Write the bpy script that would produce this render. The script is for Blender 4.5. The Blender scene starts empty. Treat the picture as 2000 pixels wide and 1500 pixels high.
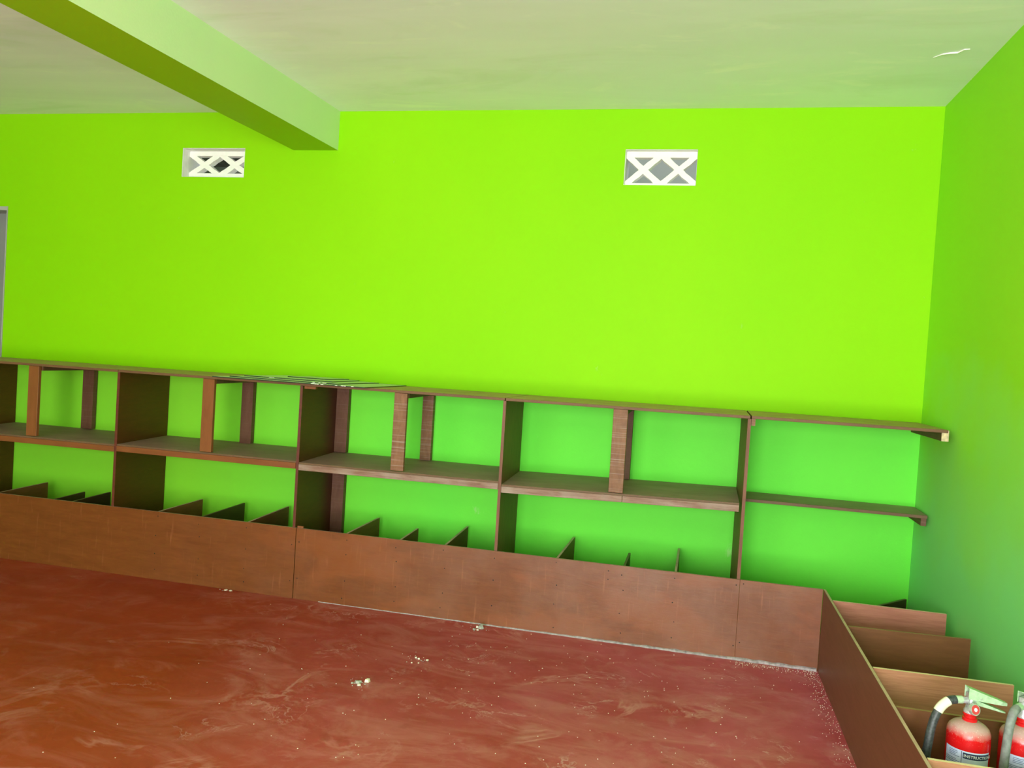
import bpy, bmesh, math, random
from mathutils import Vector, Matrix
random.seed(7)
C = bpy.context.scene.collection
SC = bpy.context.scene

# ------------------------------------------------------------------ camera
H = 1.45
YAW, PITCH, ROLL, FPX = 0.2326337, -0.0287100, 0.0622204, 1642.449
F_ = Vector((-math.sin(YAW)*math.cos(PITCH), math.cos(YAW)*math.cos(PITCH), math.sin(PITCH)))
R_ = Vector((math.cos(YAW), math.sin(YAW), 0)); U_ = R_.cross(F_)
R2 = R_*math.cos(ROLL) + U_*math.sin(ROLL); U2 = U_*math.cos(ROLL) - R_*math.sin(ROLL)
cd = bpy.data.cameras.new('camera'); cam = bpy.data.objects.new('camera', cd); C.objects.link(cam)
M = Matrix((R2, U2, -F_)).transposed().to_4x4(); M.translation = Vector((0, 0, H)); cam.matrix_world = M
cd.sensor_fit = 'HORIZONTAL'; cd.sensor_width = 36; cd.lens = FPX/2000*36; cd.clip_start = .05; cd.clip_end = 200
SC.camera = cam

# ------------------------------------------------------------------ world, lights, exposure
SC.view_settings.view_transform = 'Standard'; SC.view_settings.look = 'None'
SC.view_settings.gamma = 1; SC.view_settings.use_curve_mapping = False
SC.view_settings.exposure = 0.0
w = bpy.data.worlds.new('world'); SC.world = w; w.use_nodes = True
bg = w.node_tree.nodes['Background']; bg.inputs[0].default_value = (.86, .92, 1, 1); bg.inputs[1].default_value = 1.6
def area(name, loc, sx, sy, power, col, rot):
    d = bpy.data.lights.new(name, 'AREA'); d.shape = 'RECTANGLE'; d.size = sx; d.size_y = sy
    d.energy = power; d.color = col
    o = bpy.data.objects.new(name, d); o.location = loc; o.rotation_euler = rot; C.objects.link(o); return o
YB = -3.2                                   # inner face of the wall behind the camera
DOOR = (-1.3, 0.75, 0.0, 2.35)              # x0, x1, z0, z1 of the entrance behind the camera
WIN = (-3.9, -1.9, 0.9, 2.45)               # shop window behind the camera
# daylight entering through the two real openings in the wall behind the camera
area('daylight_door', ((DOOR[0]+DOOR[1])/2, YB-.12, 1.2), 2.0, 2.3, 385, (.97, .97, 1.0), (math.radians(90), 0, 0))
area('daylight_window', ((WIN[0]+WIN[1])/2, YB-.12, 1.68), 1.9, 1.5, 75, (1.0, .97, .92), (math.radians(90), 0, 0))

# added lamp outside the entrance, aimed up and in to brighten the ceiling
area('ceiling_fill', (-.8, YB-1.5, .04), 4.5, 2.0, 420, (1.0, .96, .92), (math.radians(155), 0, 0))

# ------------------------------------------------------------------ materials
class NT:
    def __init__(s, name):
        s.m = bpy.data.materials.new(name); s.m.use_nodes = True
        s.t = s.m.node_tree; s.b = s.t.nodes['Principled BSDF']; s.n = 0
        s.pos = s.new('ShaderNodeNewGeometry').outputs['Position']
    def new(s, k): return s.t.nodes.new(k)
    def l(s, a, b): s.t.links.new(a, b)
    def vec(s, scale=(1, 1, 1), src=None):
        mp = s.new('ShaderNodeMapping'); mp.inputs['Scale'].default_value = scale
        s.l(src or s.pos, mp.inputs[0]); return mp.outputs[0]
    def noise(s, sc, det=4, rough=.55, vec=None, dist=0):
        n = s.new('ShaderNodeTexNoise'); n.inputs['Scale'].default_value = sc
        n.inputs['Detail'].default_value = det; n.inputs['Roughness'].default_value = rough
        n.inputs['Distortion'].default_value = dist
        s.l(vec or s.pos, n.inputs['Vector']); return n.outputs['Fac']
    def ramp(s, fac, a, b, c0=0., c1=1.):
        r = s.new('ShaderNodeMapRange'); r.inputs['From Min'].default_value = a; r.inputs['From Max'].default_value = b
        r.inputs['To Min'].default_value = c0; r.inputs['To Max'].default_value = c1
        s.l(fac, r.inputs['Value']); return r.outputs[0]
    def mix(s, fac, a, b):
        x = s.new('ShaderNodeMix'); x.data_type = 'RGBA'
        for sock, v in ((x.inputs[6], a), (x.inputs[7], b)):
            if isinstance(v, tuple): sock.default_value = (*v[:3], 1)
            else: s.l(v, sock)
        if isinstance(fac, float): x.inputs[0].default_value = fac
        else: s.l(fac, x.inputs[0])
        return x.outputs[2]
    def math(s, op, a, b):
        x = s.new('ShaderNodeMath'); x.operation = op
        for i, v in enumerate((a, b)):
            if isinstance(v, (int, float)): x.inputs[i].default_value = v
            else: s.l(v, x.inputs[i])
        return x.outputs[0]
    def axis(s, k):
        x = s.new('ShaderNodeSeparateXYZ'); s.l(s.pos, x.inputs[0]); return x.outputs[k]
    def normal_axis(s, k):
        g = s.new('ShaderNodeNewGeometry'); x = s.new('ShaderNodeSeparateXYZ'); s.l(g.outputs['True Normal'], x.inputs[0]); return x.outputs[k]
    def rnd(s): return s.new('ShaderNodeObjectInfo').outputs['Random']
    def bump(s, fac, strength=.2, dist=.01):
        b = s.new('ShaderNodeBump'); b.inputs['Strength'].default_value = strength; b.inputs['Distance'].default_value = dist
        s.l(fac, b.inputs['Height']); s.l(b.outputs[0], s.b.inputs['Normal'])
    def done(s, col, rough=.6, metal=0., spec=.5):
        if isinstance(col, tuple): s.b.inputs['Base Color'].default_value = (*col[:3], 1)
        else: s.l(col, s.b.inputs['Base Color'])
        if isinstance(rough, float): s.b.inputs['Roughness'].default_value = rough
        else: s.l(rough, s.b.inputs['Roughness'])
        s.b.inputs['Metallic'].default_value = metal
        s.b.inputs['Specular IOR Level'].default_value = spec
        return s.m
def simple(name, col, rough=.5, metal=0., spec=.5, var=.15, sc=40):
    t = NT(name); f = t.ramp(t.noise(sc), .3, .7)
    return t.done(t.mix(f, tuple(c*(1-var) for c in col), tuple(min(1, c*(1+var)) for c in col)), rough, metal, spec)

def wall_paint(name, upper, lower=None, edge=1.235, soft=.004, lower2=None):
    t = NT(name)
    big = t.ramp(t.noise(.55, 3, .5), .35, .65)
    col = t.mix(big, upper, tuple(c*f for c, f in zip(upper, (.90, .97, 1))))
    roll = t.ramp(t.noise(1.0, 3, .6, t.vec((3.2, 3.2, .35))), .4, .75, 0., .35)      # vertical roller lanes
    col = t.mix(roll, col, tuple(c*f for c, f in zip(upper, (.93, .95, 1))))
    if lower:  # tint of the light on the lower wall, put into the paint colour
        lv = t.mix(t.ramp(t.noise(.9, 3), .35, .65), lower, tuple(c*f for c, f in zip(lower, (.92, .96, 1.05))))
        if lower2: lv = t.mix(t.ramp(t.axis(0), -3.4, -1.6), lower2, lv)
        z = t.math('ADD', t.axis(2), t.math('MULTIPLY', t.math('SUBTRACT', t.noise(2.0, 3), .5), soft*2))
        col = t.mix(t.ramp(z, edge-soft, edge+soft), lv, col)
    scuff = t.ramp(t.noise(9, 5, .7, t.vec((1, 1, .5))), .70, .78, 0., .35)
    col = t.mix(scuff, col, (.55, .80, .35))
    t.bump(t.math('ADD', t.noise(90, 4), t.math('MULTIPLY', t.noise(4, 3), 3.)), .12, .004)
    return t.done(col, .6, 0., .12)
GREEN = (.29, .70, .002)
M_wall_back = wall_paint('green_wall_paint', GREEN, (.165, .82, .062), 1.235, .003, lower2=(.235, .68, .030))  # cooler light below the shelf painted in, yellower to the left
M_wall_right = wall_paint('green_side_wall_paint', (.36, .84, .03), (.29, .86, .24), 1.0, .55)  # cooler light low on the side wall, faded into its colour
M_wall = wall_paint('green_room_paint', GREEN)
M_beam_side = wall_paint('lit_side_beam_paint', (.66, .80, .46))  # pale sheen of the lit beam sides put into the base colour
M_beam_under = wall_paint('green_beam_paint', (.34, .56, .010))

def mk_ceiling():
    t = NT('ceiling_paint')
    a = t.ramp(t.noise(.8, 5, .6, t.vec((.5, 1.6, 1)), .8), .3, .72)
    col = t.mix(a, (.84, .82, .90), (.97, .94, 1.0))
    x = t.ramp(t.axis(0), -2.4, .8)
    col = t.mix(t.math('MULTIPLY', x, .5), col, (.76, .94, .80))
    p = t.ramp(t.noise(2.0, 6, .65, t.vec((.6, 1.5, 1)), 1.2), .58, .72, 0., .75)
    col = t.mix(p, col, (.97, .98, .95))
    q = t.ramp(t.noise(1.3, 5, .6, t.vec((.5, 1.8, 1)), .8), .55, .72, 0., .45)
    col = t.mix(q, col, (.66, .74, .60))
    t.bump(t.noise(2.2, 4, .5, t.vec((.6, 1.2, 1))), .25, .02)
    return t.done(col, .7, 0., .25)
M_ceiling = mk_ceiling()

def mk_floor():
    t = NT('red_oxide_floor')
    x = t.axis(0)
    base = t.mix(t.ramp(t.noise(1.3, 5, .6), .3, .7), (.28, .028, .008), (.38, .050, .014))
    rose = t.mix(t.ramp(t.noise(2.3, 5, .6), .3, .7), (.46, .062, .070), (.58, .110, .150))
    xx = t.math('ADD', x, t.math('MULTIPLY', t.math('SUBTRACT', t.noise(.8, 4), .5), 2.4))
    col = t.mix(t.ramp(xx, -2.2, 0.1), base, rose)  # bluer light on the right side painted in as a rosier red
    amt = t.ramp(xx, -3.2, -.2, .22, 1.0)
    d1 = t.ramp(t.noise(2.4, 8, .68, t.vec((.8, 1.7, 1)), 1.8), .46, .78, 0., .72)    # dust haze
    col = t.mix(t.math('MULTIPLY', d1, amt), col, (.66, .265, .25))
    st = t.math('ABSOLUTE', t.math('SUBTRACT', t.noise(1.7, 5, .6, None, .9), .5), 0)
    d2 = t.ramp(st, .0, .030, .50, 0.)                                                   # wipe streaks
    gate = t.ramp(t.noise(2.6, 3, .5, t.vec((1, 1, 1))), .50, .68)
    col = t.mix(t.math('MULTIPLY', t.math('MULTIPLY', d2, gate), amt), col, (.78, .42, .39))
    d3 = t.ramp(t.noise(6.5, 10, .72, None, 1.0), .56, .74, 0., .55)                   # scuffed dust
    g3 = t.ramp(t.noise(1.9, 3, .5), .46, .62)
    col = t.mix(t.math('MULTIPLY', t.math('MULTIPLY', d3, g3), amt), col, (.72, .40, .40))
    d4 = t.ramp(t.math('ABSOLUTE', t.math('SUBTRACT', t.noise(3.6, 6, .65, t.vec((1, 1.3, 1)), .7), .5), 0), .0, .016, .6, 0.)
    g4 = t.ramp(t.noise(3.4, 3, .5, t.vec((1, 1, 1))), .54, .66)
    col = t.mix(t.math('MULTIPLY', t.math('MULTIPLY', d4, g4), amt), col, (.80, .50, .50))
    sp = t.ramp(t.noise(150, 2, .5), .74, .78, 0., .8)
    col = t.mix(t.math('MULTIPLY', sp, amt), col, (.75, .5, .42))
    dk = t.ramp(t.noise(5, 4, .6), .64, .74, 0., .5)
    col = t.mix(dk, col, (.28, .028, .012))
    t.bump(t.math('ADD', t.noise(14, 5), t.math('MULTIPLY', t.noise(2, 3), 3.)), .15, .01)
    return t.done(col, t.ramp(t.noise(3, 4), .3, .7, .38, .58), 0., .4)
M_floor = mk_floor()

def wood(name, col, col2, rough=.5, grain=(1, 1, 1), dust=None, dustcol=(.33, .34, .27), topdust=True, patch=None, saw=None, spec=.4):
    t = NT(name)
    g = t.noise(26, 6, .7, t.vec(grain), .6)
    c = t.mix(t.ramp(g, .3, .7), col, col2)
    if patch:
        p = t.ramp(t.noise(2.2, 6, .6, t.vec((.8, 1, 1.8)), .3), .48, .60)
        c = t.mix(t.math('MULTIPLY', p, t.ramp(t.axis(0), -3.2, -1.8, .08, .6)), c, patch)
        hz = t.ramp(t.axis(0), -3.4, -.6, 0., .55)
        c = t.mix(t.math('MULTIPLY', hz, t.ramp(t.noise(3.5, 5, .6), .35, .68, .05, 1.)), c, (.25, .120, .078))
        v = t.ramp(t.noise(60, 3, .6, t.vec((1, 1, .08))), .62, .75, 0., .35)
        c = t.mix(v, c, tuple(min(1, k*1.7+.04) for k in col2))
    if saw:
        s = t.ramp(t.noise(1, 4, .7, t.vec((2, 2, 170))), .54, .72, 0., saw)
        c = t.mix(s, c, (.42, .33, .30))
    if dust:
        n = t.ramp(t.noise(7, 6, .65, t.vec((.6, 1.2, 1))), .25, .75, .55, 1.)
        up = t.ramp(t.normal_axis(2), .7, .9) if topdust else t.ramp(t.noise(5, 5), .4, .7)
        c = t.mix(t.math('MULTIPLY', t.math('MULTIPLY', up, n), dust), c, dustcol)
    t.bump(g, .18, .003)
    return t.done(c, rough, 0., spec)
M_panel = wood('brown_painted_plywood', (.140, .036, .007), (.190, .055, .012), .40, (.25, .25, 1.6), patch=(.26, .068, .014), dust=.8, dustcol=(.50, .36, .33))
M_side_panel = wood('brown_side_plywood', (.155, .060, .028), (.21, .085, .044), .45, (1, .2, 1.4), dust=.95, dustcol=(.80, .50, .44))
M_divider = wood('dark_brown_plywood', (.090, .013, .003), (.130, .022, .005), .5, (1, .25, 2.), dust=.6)
M_edge = wood('divider_weathered_plywood', (.13, .042, .018), (.23, .080, .040), .55, (2, 2, .25), dust=.6)
M_post = wood('brown_painted_post', (.20, .062, .018), (.26, .085, .028), .45, (1, 1, .2))
M_post_saw = wood('worn_sawn_post', (.16, .062, .028), (.27, .125, .062), .6, (1, 1, .3), saw=.75)
M_stud = wood('dull_brown_stud', (.115, .042, .022), (.165, .068, .040), .6, (1, 1, .3), saw=.15)
M_shelf = wood('dusty_shelf_board', (.12, .062, .030), (.17, .092, .046), .6, (.15, 2.2, 1), dust=.9, dustcol=(.50, .30, .27))
M_top = wood('dusty_top_board', (.13, .060, .026), (.19, .090, .040), .6, (.12, 2.5, 1), dust=.85, dustcol=(.58, .36, .22))
M_fascia = wood('brown_painted_batten', (.19, .056, .016), (.25, .078, .026), .45, (.2, 1, 1.5))
M_fascia_worn = wood('worn_batten', (.16, .060, .030), (.34, .21, .165), .6, (.18, 1, 2.5), dust=.5, dustcol=(.5, .45, .40), topdust=False)
M_partition = wood('brown_partition_board', (.150, .044, .016), (.21, .064, .026), .55, (1, .25, 1.6), dust=.9, dustcol=(.75, .55, .42))
M_partition_dark = wood('dark_partition_board', (.045, .020, .008), (.07, .032, .012), .5, (1, .25, 1.6), dust=.6, dustcol=(.22, .17, .10))
M_ply_rose = wood('bare_rosy_plywood', (.38, .125, .085), (.54, .21, .15), .6, (.22, 1, 2.6), dust=1., dustcol=(.90, .68, .50))
M_ply_brown = wood('brown_board_finish', (.165, .058, .020), (.215, .080, .030), .5, (.22, 1, 1.6), dust=.7, dustcol=(.45, .24, .14))
M_ply_pale = wood('pale_edged_plywood', (.42, .165, .085), (.60, .27, .155), .6, (.2, 1, 3.2), dust=1., dustcol=(1., .80, .56))
M_pale_end = simple('sawn_end_grain', (.62, .50, .30), .7, var=.35, sc=60)
M_dark_hole = simple('nail_hole', (.02, .012, .008), .8)
M_white_block = simple('white_vent_paint', (.95, .94, .92), .7, var=.03, sc=25)
M_reveal = simple('vent_reveal_plaster', (.82, .82, .80), .8, var=.06, sc=12)
M_grey_out = simple('grey_outside_render', (.44, .42, .42), .9, var=.06, sc=2)
M_mortar = simple('grey_mortar', (.34, .30, .31), .85, var=.35, sc=60)
M_plaster = simple('white_plaster_crumb', (.78, .72, .60), .8, var=.1)
M_chip_grey = simple('grey_plaster_chip', (.38, .38, .34), .8, var=.3, sc=90)
M_sheet = wood('dusty_green_sheet', (.50, .54, .42), (.60, .64, .52), .45, (1, 1, 1))
M_sheet_edge = simple('dark_green_sheet_edge', (.012, .035, .022), .25)
M_sheet_chip = simple('chipped_bright_sheet_edge', (.70, .74, .66), .5, var=.3, sc=200)
M_winpaint = simple('grey_opening_paint', (.44, .43, .44), .7, var=.06, sc=5)
M_winpanel = simple('mauve_grey_panel', (.27, .26, .29), .5, var=.08, sc=3)

def mk_ext_body():
    t = NT('dusty_red_enamel')
    z = t.new('ShaderNodeTexCoord').outputs['Object']
    sx = t.new('ShaderNodeSeparateXYZ'); t.l(z, sx.inputs[0])
    zz = t.math('ADD', sx.outputs[2], t.math('MULTIPLY', t.math('SUBTRACT', t.noise(45, 5, .7), .5), .030))
    d = t.ramp(zz, .425, .452, 0., .85)                               # dust settled on the shoulder
    sp = t.ramp(t.noise(260, 2), .64, .70, 0., .6)
    d2 = t.math('MULTIPLY', t.ramp(sx.outputs[2], .405, .44), sp)
    c = t.mix(d, (.62, .008, .010), (.50, .36, .34))
    c = t.mix(d2, c, (.80, .55, .50))
    return t.done(c, t.ramp(d, 0., .8, .22, .7), 0., .6)
M_red = mk_ext_body()
M_red_plain = simple('red_enamel', (.60, .010, .012), .25, var=.1)
M_chrome = simple('dusty_cast_metal', (.62, .62, .66), .35, .6, var=.3, sc=120)
M_handle = simple('pale_green_dusty_handle', (.42, .58, .38), .4, .1, var=.2, sc=90)
M_rubber = simple('black_hose_rubber', (.045, .05, .055), .5, var=.6, sc=150)
M_rubber_dusty = simple('dusty_grey_hose', (.20, .21, .20), .65, var=.3, sc=60)
M_tape = simple('cream_tape', (.85, .80, .62), .6, var=.06)
M_label = simple('blue_grey_paper', (.64, .70, 1.), .5, var=.08, sc=25)
M_label_low = simple('grimy_paper', (.34, .37, .42), .6, var=.25, sc=40)
M_navy = simple('navy_print', (.02, .03, .09), .5)
M_print = simple('faded_blue_print', (.13, .17, .36), .5)
M_white = simple('white_print', (.80, .80, .82), .5, var=.04)
M_gauge = simple('red_gauge_zone', (.62, .05, .06), .35)

# ------------------------------------------------------------------ mesh helpers
def box(bm, x0, x1, y0, y1, z0, z1):
    v = [bm.verts.new((x, y, z)) for z in (z0, z1) for x, y in ((x0, y0), (x1, y0), (x1, y1), (x0, y1))]
    for f in ((3, 2, 1, 0), (4, 5, 6, 7), (0, 1, 5, 4), (1, 2, 6, 5), (2, 3, 7, 6), (3, 0, 4, 7)):
        bm.faces.new([v[i] for i in f])
    return v
def prism(bm, pts, z0, z1):
    """pts: ccw footprint"""
    n = len(pts); a = [bm.verts.new((x, y, z0)) for x, y in pts]; b = [bm.verts.new((x, y, z1)) for x, y in pts]
    bm.faces.new(a[::-1]); bm.faces.new(b)
    for i in range(n): bm.faces.new((a[i], a[(i+1) % n], b[(i+1) % n], b[i]))
def slab(bm, p, q, t, z0, z1):
    """upright board from p to q in plan, thickness t centred"""
    p, q = Vector(p), Vector(q); d = (q-p).normalized(); n = Vector((-d.y, d.x))*t/2
    prism(bm, [tuple(p-n), tuple(q-n), tuple(q+n), tuple(p+n)], z0, z1)
def lathe(bm, prof, seg=32, cx=0, cy=0, cap=True):
    rings = []
    for r, z in prof:
        rings.append([bm.verts.new((cx+r*math.cos(2*math.pi*i/seg), cy+r*math.sin(2*math.pi*i/seg), z)) for i in range(seg)])
    for a, b in zip(rings, rings[1:]):
        for i in range(seg): bm.faces.new((a[i], a[(i+1) % seg], b[(i+1) % seg], b[i]))
    if cap: bm.faces.new(rings[0][::-1]); bm.faces.new(rings[-1])
def tube(bm, pts, r, seg=12):
    P = [Vector(p) for p in pts]; rings = []
    rr = r if isinstance(r, (list, tuple)) else [r]*len(P)
    up = Vector((0.03, 1, .02)).normalized()
    for i, p in enumerate(P):
        d = (P[min(i+1, len(P)-1)] - P[max(i-1, 0)]).normalized()
        a = d.cross(up).normalized(); b = d.cross(a)
        rings.append([bm.verts.new(p + (a*math.cos(2*math.pi*k/seg) + b*math.sin(2*math.pi*k/seg))*rr[i]) for k in range(seg)])
    for a, b in zip(rings, rings[1:]):
        for k in range(seg): bm.faces.new((a[k], a[(k+1) % seg], b[(k+1) % seg], b[k]))
    bm.faces.new(rings[0][::-1]); bm.faces.new(rings[-1])
def spline(ctrl, n=8):
    P = [Vector(c) for c in ctrl]; P = [P[0]*2-P[1]] + P + [P[-1]*2-P[-2]]; out = []
    for i in range(1, len(P)-2):
        for k in range(n):
            t = k/n
            out.append(.5*((2*P[i]) + (P[i+1]-P[i-1])*t + (2*P[i-1]-5*P[i]+4*P[i+1]-P[i+2])*t*t + (3*P[i]-P[i-1]-3*P[i+1]+P[i+2])*t**3))
    out.append(P[-2]); return out
def obj(name, bm, mat, parent=None, smooth=False, bevel=0, mats=None):
    bmesh.ops.recalc_face_normals(bm, faces=bm.faces)
    if bevel:
        bmesh.ops.bevel(bm, geom=list(bm.edges), offset=bevel, segments=1, affect='EDGES', profile=.5)
    me = bpy.data.meshes.new(name)
    if parent is not None:
        off = world_loc(parent)
        if off.length: bmesh.ops.translate(bm, verts=bm.verts, vec=-off)
    bm.to_mesh(me); bm.free()
    for m in (mats or [mat]): me.materials.append(m)
    if smooth:
        for p in me.polygons: p.use_smooth = True
        me.set_sharp_from_angle(angle=math.radians(40))
    o = bpy.data.objects.new(name, me); C.objects.link(o)
    if parent is not None: o.parent = parent
    return o
def world_loc(o):
    v = Vector((0, 0, 0))
    while o is not None:
        if o.get('local'): return Vector((0, 0, 0))
        v += o.location; o = o.parent
    return v
def thing(name, label, cat, loc=(0, 0, 0), group=None, local=False):
    o = bpy.data.objects.new(name, None); C.objects.link(o); o.location = loc; o.empty_display_size = .1
    tag(o, label, cat, group)
    if local: o['local'] = 1
    return o
def tag(o, label, cat, group=None):
    o['label'] = label; o['category'] = cat
    if group: o['group'] = group
    return o
def struct(name, bm, mat, parent=None, mats=None):
    o = obj(name, bm, mat, parent, mats=mats)
    if parent is None: o['kind'] = 'structure'
    return o
def B(fn, *a):
    bm = bmesh.new(); fn(bm, *a); return bm

# ------------------------------------------------------------------ room shell
YW, ZC = 5.04, 2.979
XR, aR = 1.139, 0.022993                     # right wall inner face at the back corner, slight skew
def xr(y): return XR + math.sin(aR)*(YW-y)
XL = -7.4; T = .20
struct('floor', B(box, XL-.2, xr(YB)+.25, YB-.25, YW+T, -.12, 0), M_floor)
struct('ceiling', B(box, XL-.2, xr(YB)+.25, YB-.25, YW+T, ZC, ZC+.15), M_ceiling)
def wall_holes(x0, x1, z0, z1, y0, y1, holes):
    """wall slab with rectangular holes (hx0,hx1,hz0,hz1), including their reveals"""
    bm = bmesh.new()
    xs = sorted({x0, x1, *[h[0] for h in holes], *[h[1] for h in holes]})
    zs = sorted({z0, z1, *[h[2] for h in holes], *[h[3] for h in holes]})
    def solid(i, k):
        if not (0 <= i < len(xs)-1 and 0 <= k < len(zs)-1): return False
        cx, cz = (xs[i]+xs[i+1])/2, (zs[k]+zs[k+1])/2
        return not any(h[0] < cx < h[1] and h[2] < cz < h[3] for h in holes)
    V = {}
    def v(i, j, k):
        key = (i, j, k)
        if key not in V: V[key] = bm.verts.new((xs[i], (y0, y1)[j], zs[k]))
        return V[key]
    for i in range(len(xs)-1):
        for k in range(len(zs)-1):
            if not solid(i, k): continue
            for j in (0, 1): bm.faces.new((v(i, j, k), v(i+1, j, k), v(i+1, j, k+1), v(i, j, k+1)))
            if not solid(i-1, k): bm.faces.new((v(i, 0, k), v(i, 1, k), v(i, 1, k+1), v(i, 0, k+1)))
            if not solid(i+1, k): bm.faces.new((v(i+1, 0, k), v(i+1, 1, k), v(i+1, 1, k+1), v(i+1, 0, k+1)))
            if not solid(i, k-1): bm.faces.new((v(i, 0, k), v(i+1, 0, k), v(i+1, 1, k), v(i, 1, k)))
            if not solid(i, k+1): bm.faces.new((v(i, 0, k+1), v(i+1, 0, k+1), v(i+1, 1, k+1), v(i, 1, k+1)))
    return bm
V1 = (-3.580, -3.110, 2.548, 2.742)
V2 = (-.590, -.168, 2.530, 2.742)
OP = (-6.1, -4.976, 1.10, 2.322)
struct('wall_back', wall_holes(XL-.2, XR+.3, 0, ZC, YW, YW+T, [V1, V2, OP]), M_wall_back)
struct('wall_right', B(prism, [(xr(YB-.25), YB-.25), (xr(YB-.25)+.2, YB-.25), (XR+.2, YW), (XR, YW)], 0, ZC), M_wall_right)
struct('wall_left', B(box, XL-.2, XL, YB, YW, 0, ZC), M_wall)
struct('wall_front', wall_holes(XL, xr(YB), 0, ZC, YB-.25, YB, [DOOR, WIN]), M_wall)
# ceiling beam: vivid underside, sheen of the lit sides put into paler paint
aB = -0.030645
bx0, bx1, bz = -2.756, -2.442, 2.729
def bmx(x, y): return x + math.sin(aB)*(YW-y)
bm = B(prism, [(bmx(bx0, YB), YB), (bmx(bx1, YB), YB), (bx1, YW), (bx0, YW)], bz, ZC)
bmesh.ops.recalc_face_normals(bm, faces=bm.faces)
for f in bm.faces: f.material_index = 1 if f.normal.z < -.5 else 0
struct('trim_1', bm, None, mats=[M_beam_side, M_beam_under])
# curl of peeling paint under the ceiling, near the right wall
bm = bmesh.new(); pk = [(0.899, 4.29), (0.925, 4.252), (0.953, 4.241), (0.982, 4.237), (1.002, 4.2), (1.029, 4.196)]
prev = None
for i, (x, y) in enumerate(pk):
    wv = .006*math.sin(math.pi*(i+.5)/len(pk))+.001; sag = .006*math.sin(math.pi*(i+.5)/len(pk))
    a, b = bm.verts.new((x, y, ZC-.0005)), bm.verts.new((x+wv, y-wv*1.6, ZC-.001-sag)); c = bm.verts.new((x+wv*.9, y-wv*1.4, ZC-.0002))
    if prev:
        bm.faces.new((prev[0], a, b, prev[1])); bm.faces.new((prev[1], b, c, prev[2]))
    prev = (a, b, c)
obj('paint_peel', bm, M_white_block, bpy.data.objects['ceiling'])
# grey opening at the far left edge
win = struct('window_1', B(box, OP[0]+.004, OP[1]-.004, YW+T-.05, YW+T-.02, OP[2], OP[3]), M_winpanel)
bm = bmesh.new()
box(bm, OP[1]-.008, OP[1]-.001, YW-.004, YW+T, OP[2], OP[3]); box(bm, OP[0]+.001, OP[0]+.008, YW-.004, YW+T, OP[2], OP[3])
box(bm, OP[0]+.008, OP[1]-.008, YW-.003, YW+T, OP[3]-.028, OP[3]-.001); box(bm, OP[0]+.008, OP[1]-.008, YW-.003, YW+T, OP[2], OP[2]+.02)
obj('window_frame', bm, M_winpaint, win)
# rendered grey wall of the neighbouring yard, seen through the vents
struct('wall_outside', B(box, -9, 4, YW+T+.75, YW+T+.95, -.1, 3.3), M_grey_out)

bm = bmesh.new(); box(bm, -4.8, -3.30, YW+T+.30, YW+T+.60, 2.80, 3.2)
struct('trim_2', bm, simple('dark_outside_timber', (.07, .06, .045), .9, var=.5, sc=14))

# ------------------------------------------------------------------ vent blocks
def vent(V, depth, label, rt, rb):
    x0, x1, z0, z1 = V
    r = thing('vent_block', label, 'vent', ((x0+x1)/2, YW+depth, z0), 'white lattice vent blocks high in the green wall')
    bm = bmesh.new(); t = .004                                      # plastered reveal lining the hole
    e = .0008
    box(bm, x0+e, x0+t, YW+.001, YW+T, z0+e, z1-e); box(bm, x1-t*.5, x1-e, YW+.001, YW+T, z0+e, z1-e)
    box(bm, x0+t, x1-t*.5, YW+.001, YW+T, z1-t, z1-e); box(bm, x0+t, x1-t*.5, YW+.001, YW+T, z0+e, z0+t*.6)
    obj('reveal', bm, M_reveal, r)
    X0, X1, Z0, Z1 = x0+t, x1-t*.5, z0+t*.6, z1-t
    y0, y1 = YW+depth, YW+depth+.055
    obj('top_rail', B(box, X0, X1, y0, y1, Z1-rt, Z1), M_white_block, r, bevel=.002)
    obj('bottom_rail', B(box, X0, X1, y0, y1, Z0, Z0+rb), M_white_block, r, bevel=.002)
    # two crossed bars side by side
    W = (X1-X0)/2; hw = .0175
    for k in range(2):
        a, b = X0+k*W, X0+(k+1)*W
        for s in (0, 1):
            p = Vector((a+.004, Z0+rb*.6)) if s == 0 else Vector((a+.004, Z1-rt*.6))
            q = Vector((b-.004, Z1-rt*.6)) if s == 0 else Vector((b-.004, Z0+rb*.6))
            d = (q-p).normalized(); n = Vector((-d.y, d.x))*hw
            N = 9; bm = bmesh.new(); prev = None
            for i in range(N+1):                                    # slightly ragged cast edges
                c = p.lerp(q, i/N); j1 = random.uniform(-.0022, .0022); j2 = random.uniform(-.0022, .0022)
                u, v_ = c+n*(1+j1/hw), c-n*(1+j2/hw); yy0 = y0+.0005*(s+1)
                ring = [bm.verts.new((u.x, yy0, u.y)), bm.verts.new((v_.x, yy0, v_.y)), bm.verts.new((v_.x, y1-.001, v_.y)), bm.verts.new((u.x, y1-.001, u.y))]
                if prev:
                    for m in range(4): bm.faces.new((prev[m], prev[(m+1) % 4], ring[(m+1) % 4], ring[m]))
                else: bm.faces.new(ring)
                prev = ring
            bm.faces.new(prev[::-1])
            obj('lattice_bar', bm, M_white_block, r)
    return r
vent(V1, .075, 'white double-cross lattice vent in the green wall, left of the ceiling beam', .032, .040)
vent(V2, .040, 'white double-cross lattice vent in the green wall, right of the ceiling beam', .036, .019)

# ------------------------------------------------------------------ wall shelving unit with low bin below
ZT, ZTb, ZM, ZP = 1.242, 1.227, .787, .409
YP, YS, YK = 4.403, 4.417, 5.034             # bin panel face, shelf front, back against the wall
unit = thing('shelving_unit', 'long brown wooden open shelving unit with low bin, built along the green back wall', 'shelving', (-1.8, 4.7, 0))
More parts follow.
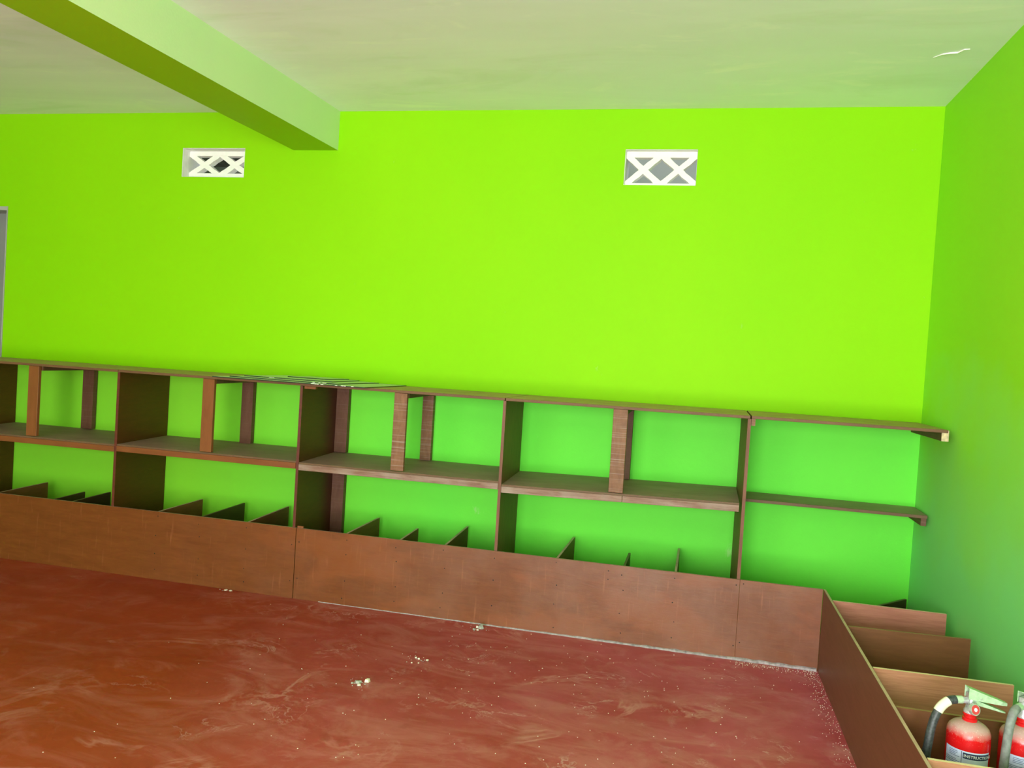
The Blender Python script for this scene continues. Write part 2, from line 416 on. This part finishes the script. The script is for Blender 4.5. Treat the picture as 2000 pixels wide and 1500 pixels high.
# uprights (front x, back x)
DIV = [(-5.92, -6.06), (-4.712, -4.838), (-3.500, -3.595), (-2.285, -2.345), (-1.080, -1.119), (.199, .187)]
for i, (a, b) in enumerate(DIV):
    obj('divider', B(slab, (a, YS), (b, YK), .016, 0, ZTb-.001), M_edge if i >= 4 else M_divider, unit)
# top boards
tops = [(-5.93, -3.505), (-3.502, -1.078), (-1.075, .196)]
for x0, x1 in tops:
    obj('top_board', B(box, x0, x1+.006 if x1 > 0 else x1-.002, YS-.004, YK, ZTb, ZT), M_top, unit, bevel=.001)
# middle shelves (bay by bay, small differences in level)
def midshelf(x0f, x1f, x0b, x1b, zl, zr, mb, mf, split=None):
    bm = bmesh.new(); t = .010
    a = [bm.verts.new(p) for p in ((x0f, YS+.001, zl-t), (x1f, YS+.001, zr-t), (x1b, YK, zr-t), (x0b, YK, zl-t))]
    b = [bm.verts.new(p) for p in ((x0f, YS+.001, zl), (x1f, YS+.001, zr), (x1b, YK, zr), (x0b, YK, zl))]
    bm.faces.new(a[::-1]); bm.faces.new(b)
    for i in range(4): bm.faces.new((a[i], a[(i+1) % 4], b[(i+1) % 4], b[i]))
    obj('shelf_board', bm, mb, unit)
    segs = [(x0f, x1f)] if split is None else [(x0f, split-.001), (split+.001, x1f)]
    for s0, s1 in segs:
        z0 = zl+(zr-zl)*(s0-x0f)/(x1f-x0f); z1 = zl+(zr-zl)*(s1-x0f)/(x1f-x0f)
        bm = bmesh.new()
        v = box(bm, s0, s1, YS-.003, YS+.022, 0, 1)
        for q in v:
            zt = (z0 if q.co.x < (s0+s1)/2 else z1)-t-.0005
            q.co.z = zt if q.co.z > .5 else zt-.034
        obj('shelf_batten', bm, mf, unit, bevel=.0015)
g = .0095
midshelf(-5.92+g, -4.712-g, -6.06+g, -4.838-g, .786, .786, M_shelf, M_fascia)
midshelf(-4.712+g, -3.500-g, -4.838+g, -3.595-g, .783, .785, M_shelf, M_fascia)
midshelf(-3.500+g, -2.285-g, -3.595+g, -2.345-g, .789, .791, M_shelf, M_fascia)
midshelf(-2.285+g, -1.080-g, -2.345+g, -1.119-g, .785, .787, M_shelf, M_fascia_worn)
midshelf(-1.080+g, .199-g-.012, -1.119+g, .187-g, .772, .795, M_shelf, M_fascia_worn, split=-.416)
# front posts, rear studs and cross pieces in the middle of each bay
for x, m in ((-5.30, M_post), (-4.118, M_post), (-2.887, M_post), (-1.679, M_post_saw), (-.453, M_post_saw)):
    zb = .786 if x < -3.5 else .791 if x < -2.3 else .788 if x < -1 else .784
    obj('post', B(box, x-.038, x+.038, YS+.003, YS+.026, zb+.002, ZTb-.001), m, unit, bevel=.0015)
for x, m, w_ in ((-4.200, M_stud, .044), (-2.970, M_stud, .041), (-1.714, M_post_saw, .035), (-.470, M_stud, .034)):
    obj('rear_stud', B(box, x-w_, x+w_, YK-.040, YK-.004, .789 if x < -1 else .7865, 1.196), m, unit)
obj('rear_stud', B(box, -2.332, -2.250, YK-.040, YK-.004, .789, ZTb-.002), M_stud, unit)
obj('rear_stud', B(box, -2.332, -2.250, YK-.040, YK-.004, .02, .772), M_stud, unit)
for xf, xb in ((-4.09, -4.17), (-2.865, -2.945), (-1.655, -1.70), (-.435, -.455)):
    obj('cross_piece', B(slab, (xf, YS+.030), (xb, YK-.008), .03, ZTb-.028, ZTb-.001), M_stud, unit)
obj('cleat', B(box, -2.268, -2.198, YS+.004, YS+.024, ZTb-.016, ZTb-.001), M_post, unit)
# front panels of the bin: 2.44 m sheets cut to 0.41 m
for x0, x1 in ((-5.95, -4.722), (-4.719, -2.264), (-2.260, .2065), (.2072, .606)):
    obj('front_panel', B(box, x0, x1, YP, YP+.012, 0, ZP), M_panel, unit, bevel=.0008)
obj('joint_cover', B(box, -2.262, -2.225, YP+.013, YP+.022, ZP-.05, ZP+.010), M_post, unit)
# partitions of the bin: (front x, back x, back y, top z, finish)
PARTS = [(-5.60, -5.66, 4.90, ZP, 0), (-5.20, -5.25, 4.80, ZP-.012, 1), (-4.93, -4.98, 4.88, ZP, 1),
         (-4.340, -4.399, 4.886, ZP, 0), (-3.960, -4.005, 4.775, ZP-.012, 1), (-3.785, -3.828, 4.801, ZP, 1),
         (-3.176, -3.202, 4.897, ZP, 0), (-2.890, -2.924, 4.947, ZP-.004, 1), (-2.575, -2.619, 4.971, ZP, 0),
         (-1.953, -1.973, 4.934, ZP, 0), (-1.645, -1.669, 4.808, ZP-.012, 0), (-1.366, -1.402, 4.967, ZP, 0),
         (-.738, -.742, 4.999, ZP, 0), (-.384, -.388, 4.788, ZP-.012, 1), (-.115, -.121, 5.006, ZP, 0)]
for xf, xb, yb, zt, dk in PARTS:
    obj('partition', B(slab, (xf, YP+.014), (xb, min(yb, YK)), .012, 0, zt), M_partition_dark if dk else M_partition, unit)
# nail heads on the panels (too small to pick apart singly)
bm = bmesh.new()
nails = []
for xf, *_ in PARTS:
    if xf > -3.3:
        for z in (.375, .27, .145, .05): nails.append((xf+random.uniform(-.008, .008), z+random.uniform(-.02, .02)))
nails += [(-2.285, .31), (-2.285, .1), (-2.24, .33), (-2.24, .12), (-1.08, .37), (-1.08, .25), (-1.08, .11), (.19, .38), (.195, .07), (.225, .39), (.225, .09), (-.46, .375), (-.46, .33)]
for x, z in nails:
    r = random.uniform(.0028, .0042)
    ring = [bm.verts.new((x+r*math.cos(a), YP-.0006, z+r*math.sin(a))) for a in [k*math.pi/3 for k in range(6)]]
    ring2 = [bm.verts.new((v.co.x, YP+.0006, v.co.z)) for v in ring]
    bm.faces.new(ring)
    for i in range(6): bm.faces.new((ring[i], ring[(i+1) % 6], ring2[(i+1) % 6], ring2[i]))
o = obj('nail_heads', bm, M_dark_hole, unit); o['kind'] = 'stuff'
# crumbly mortar line where the panel meets the floor
bm = bmesh.new(); x = -2.1; prev = None
while x < .608:
    k = max(0, min(1, (x+2.2)/2.4)); d = (.002+.012*k**1.5)*random.uniform(.7, 1.25); h = (.003+.010*k**1.5)*random.uniform(.75, 1.2)
    ring = [bm.verts.new((x, YP-.0005, .0)), bm.verts.new((x, YP-d, .0)), bm.verts.new((x, YP-d*.7, h*.7)), bm.verts.new((x, YP-.0005, h))]
    if prev:
        for m in range(4): bm.faces.new((prev[m], prev[(m+1) % 4], ring[(m+1) % 4], ring[m]))
    else: bm.faces.new(ring)
    prev = ring; x += .03
bm.faces.new(prev[::-1])
obj('mortar_bead', bm, M_mortar, unit)

# ------------------------------------------------------------------ short shelves between the unit and the right wall
def short_shelf(label, z, y0, x0, x1, mat, th, cleat_end, front_face):
    r = thing('short_shelf', label, 'shelf', ((x0+x1)/2, (y0+YK)/2, z-.05))
    obj('board', B(box, x0, x1, y0, YK, z-th, z), mat, r, bevel=.001)
    bm = bmesh.new(); c0 = (x1-.028, x1-.002)
    # cleat along the right wall
    prism(bm, [(c0[0], y0+.010), (c0[1], y0+.010), (c0[1]-.004, YK), (c0[0]-.004, YK)], z-th-.040, z-th-.0005)
    obj('wall_cleat', bm, M_stud, r)
    if cleat_end:
        obj('cut_end', B(box, c0[0]+.001, c0[1]+.006, y0+.002, y0+.0095, z-th-.041, z-th*.2), M_pale_end, r)
    if cleat_end: obj('side_cleat', B(box, x0+.0005, x0+.020, y0+.012, YK, z-th-.036, z-th-.0005), M_post_saw, r)
    return r
short_shelf('upper short brown shelf between the last divider and the right wall', ZT+.001, YS-.003, .2085, 1.120, M_top, .015, True, True)
short_shelf('lower narrow brown shelf between the last divider and the right wall', .776, 4.735, .205, 1.134, M_shelf, .016, False, True)

# ------------------------------------------------------------------ low bin along the right wall
XP, aP = .616, .018908
def xp(y): return XP + math.sin(aP)*(YP-y)
binr = thing('side_bin', 'low brown plywood bin with cross boards along the right wall', 'storage bin', (.88, 3.1, 0))
obj('front_panel', B(prism, [(xp(1.98)-.009, 1.98), (xp(1.98)+.003, 1.98), (XP+.003, YP-.001), (XP-.009, YP-.001)], 0, ZP+.001), M_side_panel, binr, bevel=.0008)
RB = [(4.206, 1.118, ZP, M_ply_rose), (3.815, 1.116, ZP, M_ply_brown), (3.295, 1.112, ZP, M_ply_pale), (2.925, 1.135, ZP-.002, M_ply_brown), (2.545, 1.135, ZP, M_ply_pale), (2.02, 1.14, ZP, M_ply_brown)]
for i, (y, x1, z, m) in enumerate(RB):
    sk = .030 if i == 1 else .014 if i == 2 else 0
    o = obj('cross_board', B(slab, (xp(y)+.006, y-sk/2), (x1, y+sk/2), .013, 0, z), m, binr)
obj('corner_board', B(slab, (.80, 4.62), (1.118, 5.000), .014, 0, .268), M_partition_dark, binr)

# ------------------------------------------------------------------ thin sheets lying on the top shelf
def sheet(label, c, z, th=.0049, chip=None, lift=0):
    """c: four plan corners ccw from front-left"""
    cx = sum(p[0] for p in c)/4; cy = sum(p[1] for p in c)/4
    r = thing('thin_sheet', label, 'sheet', (cx, cy, z), 'thin sheets stacked on the top shelf')
    ins = [(p[0]+(cx-p[0])*.006, p[1]+(cy-p[1])*.006) for p in c]
    obj('face', B(prism, ins, z+th*.15, z+th), M_sheet, r)
    bm = bmesh.new(); n = 4
    lo = [bm.verts.new((*p, z)) for p in c]; hi = [bm.verts.new((*p, z+th-.0004)) for p in c]
    li = [bm.verts.new((*p, z)) for p in ins]; hn = [bm.verts.new((*p, z+th-.0004)) for p in ins]
    for i in range(4):
        j = (i+1) % 4
        bm.faces.new((lo[i], lo[j], hi[j], hi[i])); bm.faces.new((hi[i], hi[j], hn[j], hn[i])); bm.faces.new((li[j], li[i], hn[i], hn[j])); bm.faces.new((lo[j], lo[i], li[i], li[j]))
    obj('edge', bm, M_sheet_edge, r)
    if chip:
        bm = bmesh.new(); p, q = Vector(c[0]), Vector(c[1]); d = (q-p).normalized()
        L = (q-p).length
        for _ in range(chip[2]):
            t0 = random.uniform(*chip[:2])*L; a = p+d*t0; l = random.uniform(.006, .022)
            box(bm, a.x, a.x+l, a.y-.0012, a.y+random.uniform(.004, .010), z+th*.4, z+th+.0006)
        obj('chipped_edge', bm, M_sheet_chip, r)['kind'] = 'stuff'
    return r
sheet('lowest and longest of the thin green sheets, its front edge along the shelf front', [(-2.83, 4.365), (-1.865, 4.335), (-1.868, 5.005), (-2.80, 5.015)], 1.2425, chip=(.66, .97, 9))
sheet('second thin green sheet from the bottom, front edge set back on the shelf', [(-2.77, 4.450), (-2.070, 4.415), (-2.045, 4.985), (-2.74, 5.00)], 1.2475, chip=(.72, .96, 4))
sheet('third thin green sheet in the stack, chipped white along its front edge', [(-2.74, 4.560), (-2.16, 4.555), (-2.19, 5.01), (-2.71, 5.015)], 1.2525, chip=(.26, .36, 3))
sheet('topmost and shortest thin sheet, against the wall on the top shelf', [(-2.56, 4.76), (-2.28, 4.74), (-2.26, 5.005), (-2.54, 5.01)], 1.2575)

# ------------------------------------------------------------------ fire extinguishers
def bend(me_or_bm, r, a0):
    """flat artwork: x = arc length from centre, z = height  ->  wrapped around the cylinder, facing -Y"""
    for v in me_or_bm.verts:
        a = v.co.x/r + a0; rr = r + v.co.y
        v.co = Vector((math.sin(a)*rr, -math.cos(a)*rr, v.co.z))
def strip(bm, x0, x1, z0, z1, y, r, n=None):
    n = n or max(1, int(abs(x1-x0)/.006))
    for i in range(n):
        a, b = x0+(x1-x0)*i/n, x0+(x1-x0)*(i+1)/n
        vs = [bm.verts.new((a, y, z0)), bm.verts.new((b, y, z0)), bm.verts.new((b, y, z1)), bm.verts.new((a, y, z1))]
        bm.faces.new(vs)
def text_bm(s, size, x, z, y):
    cu = bpy.data.curves.new('t', 'FONT'); cu.body = s; cu.size = size; cu.offset = .0002; cu.resolution_u = 2
    to = bpy.data.objects.new('t', cu); C.objects.link(to)
    me = bpy.data.meshes.new_from_object(to.evaluated_get(bpy.context.evaluated_depsgraph_get()))
    bpy.data.objects.remove(to); bm = bmesh.new(); bm.from_mesh(me)
    bmesh.ops.triangulate(bm, faces=bm.faces)
    bmesh.ops.subdivide_edges(bm, edges=[e for e in bm.edges if e.calc_length() > .004], cuts=1)
    for v in bm.verts: v.co = Vector((v.co.x+x, y, v.co.y+z))
    return bm
RB_ = .0595
def extinguisher(loc, face, hose_ctrl, hose_mat, tape, label, la):
    r = thing('fire_extinguisher', label, 'extinguisher', loc, 'fire extinguishers in the right-hand bin', local=True)
    r.rotation_euler = (0, 0, face)
    prof = [(.050, 0), (.057, .003), (RB_, .012), (RB_, .424), (.0582, .436), (.054, .446), (.045, .455), (.032, .462), (.0195, .4655)]
    obj('cylinder', B(lathe, prof, 48), M_red, r, smooth=True)
    obj('neck_ring', B(lathe, [(.0195, .464), (.0205, .468), (.0205, .474), (.017, .476), (.017, .482), (.0195, .484), (.0195, .489)], 32), M_red_plain, r, smooth=True)
    # valve head
    bm = bmesh.new()
    lathe(bm, [(.0185, .489), (.019, .495), (.015, .503), (.0125, .515), (.0125, .532), (.009, .540)], 24)
    box(bm, -.012, .014, -.010, .010, .512, .548)
    tube(bm, [(-.008, 0, .524), (-.030, 0, .525)], .0095, 14)
    tube(bm, [(.002, -.006, .510), (-.003, -.030, .511)], .006, 10)
    v = obj('valve_head', bm, M_chrome, r, smooth=True)
    obj('hose_coupling', B(tube, [(-.026, 0, .525), (-.046, -.001, .524)], .0115, 14), M_handle, r, smooth=True)
    # handles: a channel-shaped lever above, carry handle below
    def lever(w0, w1, th, z0, z1, x0, x1, lip):
        bm = bmesh.new(); n = 7; prev = None
        for i in range(n+1):
            t = i/n; x = x0+(x1-x0)*t; z = z0+(z1-z0)*t; w_ = (w0+(w1-w0)*t)*(1 if i < n else .55); lp = lip*(1-t*.75)
            ring = [bm.verts.new(p) for p in ((x, -w_, z-lp), (x, -w_, z), (x, w_, z), (x, w_, z-lp), (x, w_-th, z-lp), (x, w_-th, z-th), (x, -w_+th, z-th), (x, -w_+th, z-lp))]
            if prev:
                for m in range(8): bm.faces.new((prev[m], prev[(m+1) % 8], ring[(m+1) % 8], ring[m]))
            else: bm.faces.new(ring)
            prev = ring
        bm.faces.new(prev[::-1]); return bm
    obj('squeeze_lever', lever(.015, .013, .002, .566, .528, -.014, .100, .034), M_handle, r, bevel=.0005)
    obj('carry_handle', lever(.011, .009, .002, .530, .500, .010, .098, .014), M_handle, r, bevel=.0005)
    obj('pull_pin', B(tube, [(0.022, -.020, .536), (0.022, .016, .536)], .0022, 8), M_chrome, r)
    pts = [(.020+.008*math.cos(a), .020, .536+.010*math.sin(a)) for a in [k*math.pi/8 for k in range(17)]]
    obj('pin_ring', B(tube, pts, .0012, 6), M_chrome, r)
    # gauge facing the front
    def disc(bm, c, rad, d0, d1, seg=24):
        n = Vector((.30, -.92, .25)).normalized(); a = n.cross(Vector((0, 0, 1))).normalized(); b = n.cross(a)
        A = [bm.verts.new(Vector(c)+n*d0+(a*math.cos(2*math.pi*k/seg)+b*math.sin(2*math.pi*k/seg))*rad) for k in range(seg)]
        D = [bm.verts.new(Vector(c)+n*d1+(a*math.cos(2*math.pi*k/seg)+b*math.sin(2*math.pi*k/seg))*rad) for k in range(seg)]
        bm.faces.new(A[::-1]); bm.faces.new(D)
        for k in range(seg): bm.faces.new((A[k], A[(k+1) % seg], D[(k+1) % seg], D[k]))
    gc = (-.004, -.036, .511)
    bm = bmesh.new(); disc(bm, gc, .0165, -.008, .002); g_ = obj('gauge', bm, M_chrome, r)
    bm = bmesh.new(); disc(bm, gc, .0135, .0021, .0030); obj('gauge_dial', bm, M_gauge, g_)
    bm = bmesh.new(); disc(bm, gc, .0055, .0031, .0036); obj('gauge_centre', bm, M_white, g_)
    # hose
    P = spline(hose_ctrl, 8)
    hs = obj('hose', B(tube, P, .0122, 14), hose_mat, r, smooth=True)
    if tape:
        i0, i1 = tape
        obj('tape_wrap', B(tube, P[i0:i1], .0136, 14), M_tape, hs, smooth=True)
    obj('nozzle', B(tube, [P[-1], P[-1]+(P[-1]-P[-3]).normalized()*.05], [.0122, .015], 14), M_rubber, r, smooth=True)
    # paper label wrapped round the front
    zt, zb = .392, .215; la -= face
    bm = bmesh.new(); strip(bm, -.054, .082, zb, zt, .0005, RB_); bend(bm, RB_, la); lb = obj('paper_label', bm, M_label, r, smooth=True)
    def ink(name, mat, rects, y=.0009):
        bm = bmesh.new()
        for x0, x1, z0, z1 in rects: strip(bm, x0, x1, z0, z1, y, RB_)
        bend(bm, RB_, la); return obj(name, bm, mat, lb)
    ink('rule', M_navy, [(-.0012, .0004, zb, zt-.002)])
    ink('lower_band', M_label_low, [(-.0535, -.002, zb, zt-.082), (.001, .0815, zb, zt-.105)])
    ink('title_band', M_navy, [(.003, .080, zt-.021, zt-.004)], .0011)
    rows = []
    for k in range(11):
        z = zt-.006-k*.0047
        if k in (4, 8): continue
        rows.append((-.051 if k > 3 else -.038, random.uniform(-.018, -.004), z-.0017, z))
    ink('text_lines', M_print, rows)
    ink('barcode_ground', M_white, [(-.053, -.003, zt-.080, zt-.060)], .0011)
    ink('barcode', M_navy, [(-.050+.0020*k, -.050+.0020*k+random.choice((.0007, .0012)), zt-.076, zt-.064) for k in range(22)], .0014)
    ink('pictogram', M_print, [(.018, .038, zt-.052, zt-.046), (.022, .030, zt-.060, zt-.053), (.050, .054, zt-.060, zt-.046), (.049, .055, zt-.064, zt-.061), (.066, .071, zt-.058, zt-.038)], .0011)
    ink('fine_lines', M_print, [(.006, .074, zt-.072-k*.008, zt-.0712-k*.008) for k in range(5)], .0011)
    bm = text_bm('INSTRUCTIONS', .0118, .005, zt-.0168, .0014); bend(bm, RB_, la); obj('title_lettering', bm, M_white, lb)
    return r
# first: hose to the left with a cream tape wrap; the second stands to its right
E1 = (.812, 2.735, 0.0)
extinguisher(E1, .15, [(-.044, -.001, .524), (-.066, -.004, .519), (-.092, -.010, .497), (-.110, -.014, .455), (-.120, -.018, .40), (-.126, -.02, .33), (-.115, -.02, .24), (-.100, -.02, .18)],
             M_rubber, (8, 19), 'red dusty fire extinguisher in the bin, cream tape wrapped round its black hose', -.51)
extinguisher((.962, 2.758, 0.0), .80, [(-.044, -.001, .524), (-.064, -.002, .515), (-.082, -.003, .48), (-.093, -.004, .43), (-.103, -.005, .36), (-.110, -.006, .28), (-.110, -.006, .20), (-.106, -.006, .15)],
             M_rubber_dusty, None, 'red fire extinguisher at the right edge of the photo, with a plain dusty grey hose', 0.0)

# ------------------------------------------------------------------ debris on the floor
def chip(bm, c, s, h):
    n = random.choice((4, 5, 6)); a0 = random.uniform(0, 6)
    lo = [bm.verts.new((c[0]+s*random.uniform(.6, 1)*math.cos(a0+2*math.pi*k/n), c[1]+s*random.uniform(.6, 1)*math.sin(a0+2*math.pi*k/n), c[2])) for k in range(n)]
    hi = [bm.verts.new((c[0]+(v.co.x-c[0])*.75, c[1]+(v.co.y-c[1])*.75, c[2]+h*random.uniform(.6, 1.2))) for v in lo]
    bm.faces.new(lo[::-1]); bm.faces.new(hi)
    for k in range(n): bm.faces.new((lo[k], lo[(k+1) % n], hi[(k+1) % n], hi[k]))
def heap(label, cx, cy, big, small):
    r = thing('plaster_debris', label, 'debris', (cx, cy, 0), 'bits of broken plaster on the red floor')
    for dx, dy, s, h, m in big: obj('fragment', B(chip, (cx+dx, cy+dy, .0005), s, h), m, r)
    if small:
        bm = bmesh.new()
        for _ in range(small): chip(bm, (cx+random.gauss(0, .035), cy+random.gauss(0, .03), .0003), random.uniform(.0015, .004), .002)
        o = obj('crumbs', bm, M_chip_grey, r); o['kind'] = 'stuff'
heap('cream and grey plaster fragment in the open middle of the red floor', -1.394, 3.405,
     [(.012, .022, .016, .012, M_plaster), (-.018, -.004, .020, .010, M_chip_grey), (-.004, -.03, .010, .006, M_plaster), (-.040, -.018, .008, .004, M_chip_grey)], 22)
heap('grey plaster lump against the foot of the bin panel', -1.12, 4.325,
     [(.004, .010, .021, .018, M_chip_grey), (-.016, .014, .009, .012, M_plaster), (-.022, -.020, .012, .006, M_chip_grey), (-.004, -.026, .008, .006, M_plaster)], 14)
heap('small scattered cream plaster crumbs between the fragment and the bin panel', -1.25, 3.775,
     [(-.034, .01, .008, .005, M_plaster), (-.016, .0, .007, .005, M_plaster), (.026, .0, .009, .005, M_plaster), (.0, -.05, .005, .003, M_plaster), (-.03, -.06, .005, .003, M_plaster)], 16)
heap('flat white plaster flake lying along the foot of the left panel', -2.68, 4.385,
     [(.0, .0, .018, .004, M_plaster), (.03, .002, .012, .003, M_plaster)], 4)
bm = bmesh.new()                                                     # fine white grit, densest in the corner by the side bin
for _ in range(330):
    t = random.random()**1.6; y = YP-.02-t*1.9
    x = xp(y)-.012-abs(random.gauss(0, .022+.02*(1-t)))
    chip(bm, (x, y, .0002), random.uniform(.0010, .0022), .0014)
for _ in range(110): chip(bm, (random.uniform(.2, .58), YP-.03-abs(random.gauss(0, .03)), .0002), random.uniform(.0012, .0028), .0018)
for _ in range(360):
    x = random.triangular(-2.6, .6, .1); y = random.uniform(1.9, 4.36)
    if x < xp(y)-.02: chip(bm, (x, y, .0002), random.uniform(.0014, .0034), .0016)
grit = obj('plaster_grit', bm, M_plaster)
tag(grit, 'fine white plaster grit sprinkled over the red floor, thickest along the side bin', 'grit'); grit['kind'] = 'stuff'
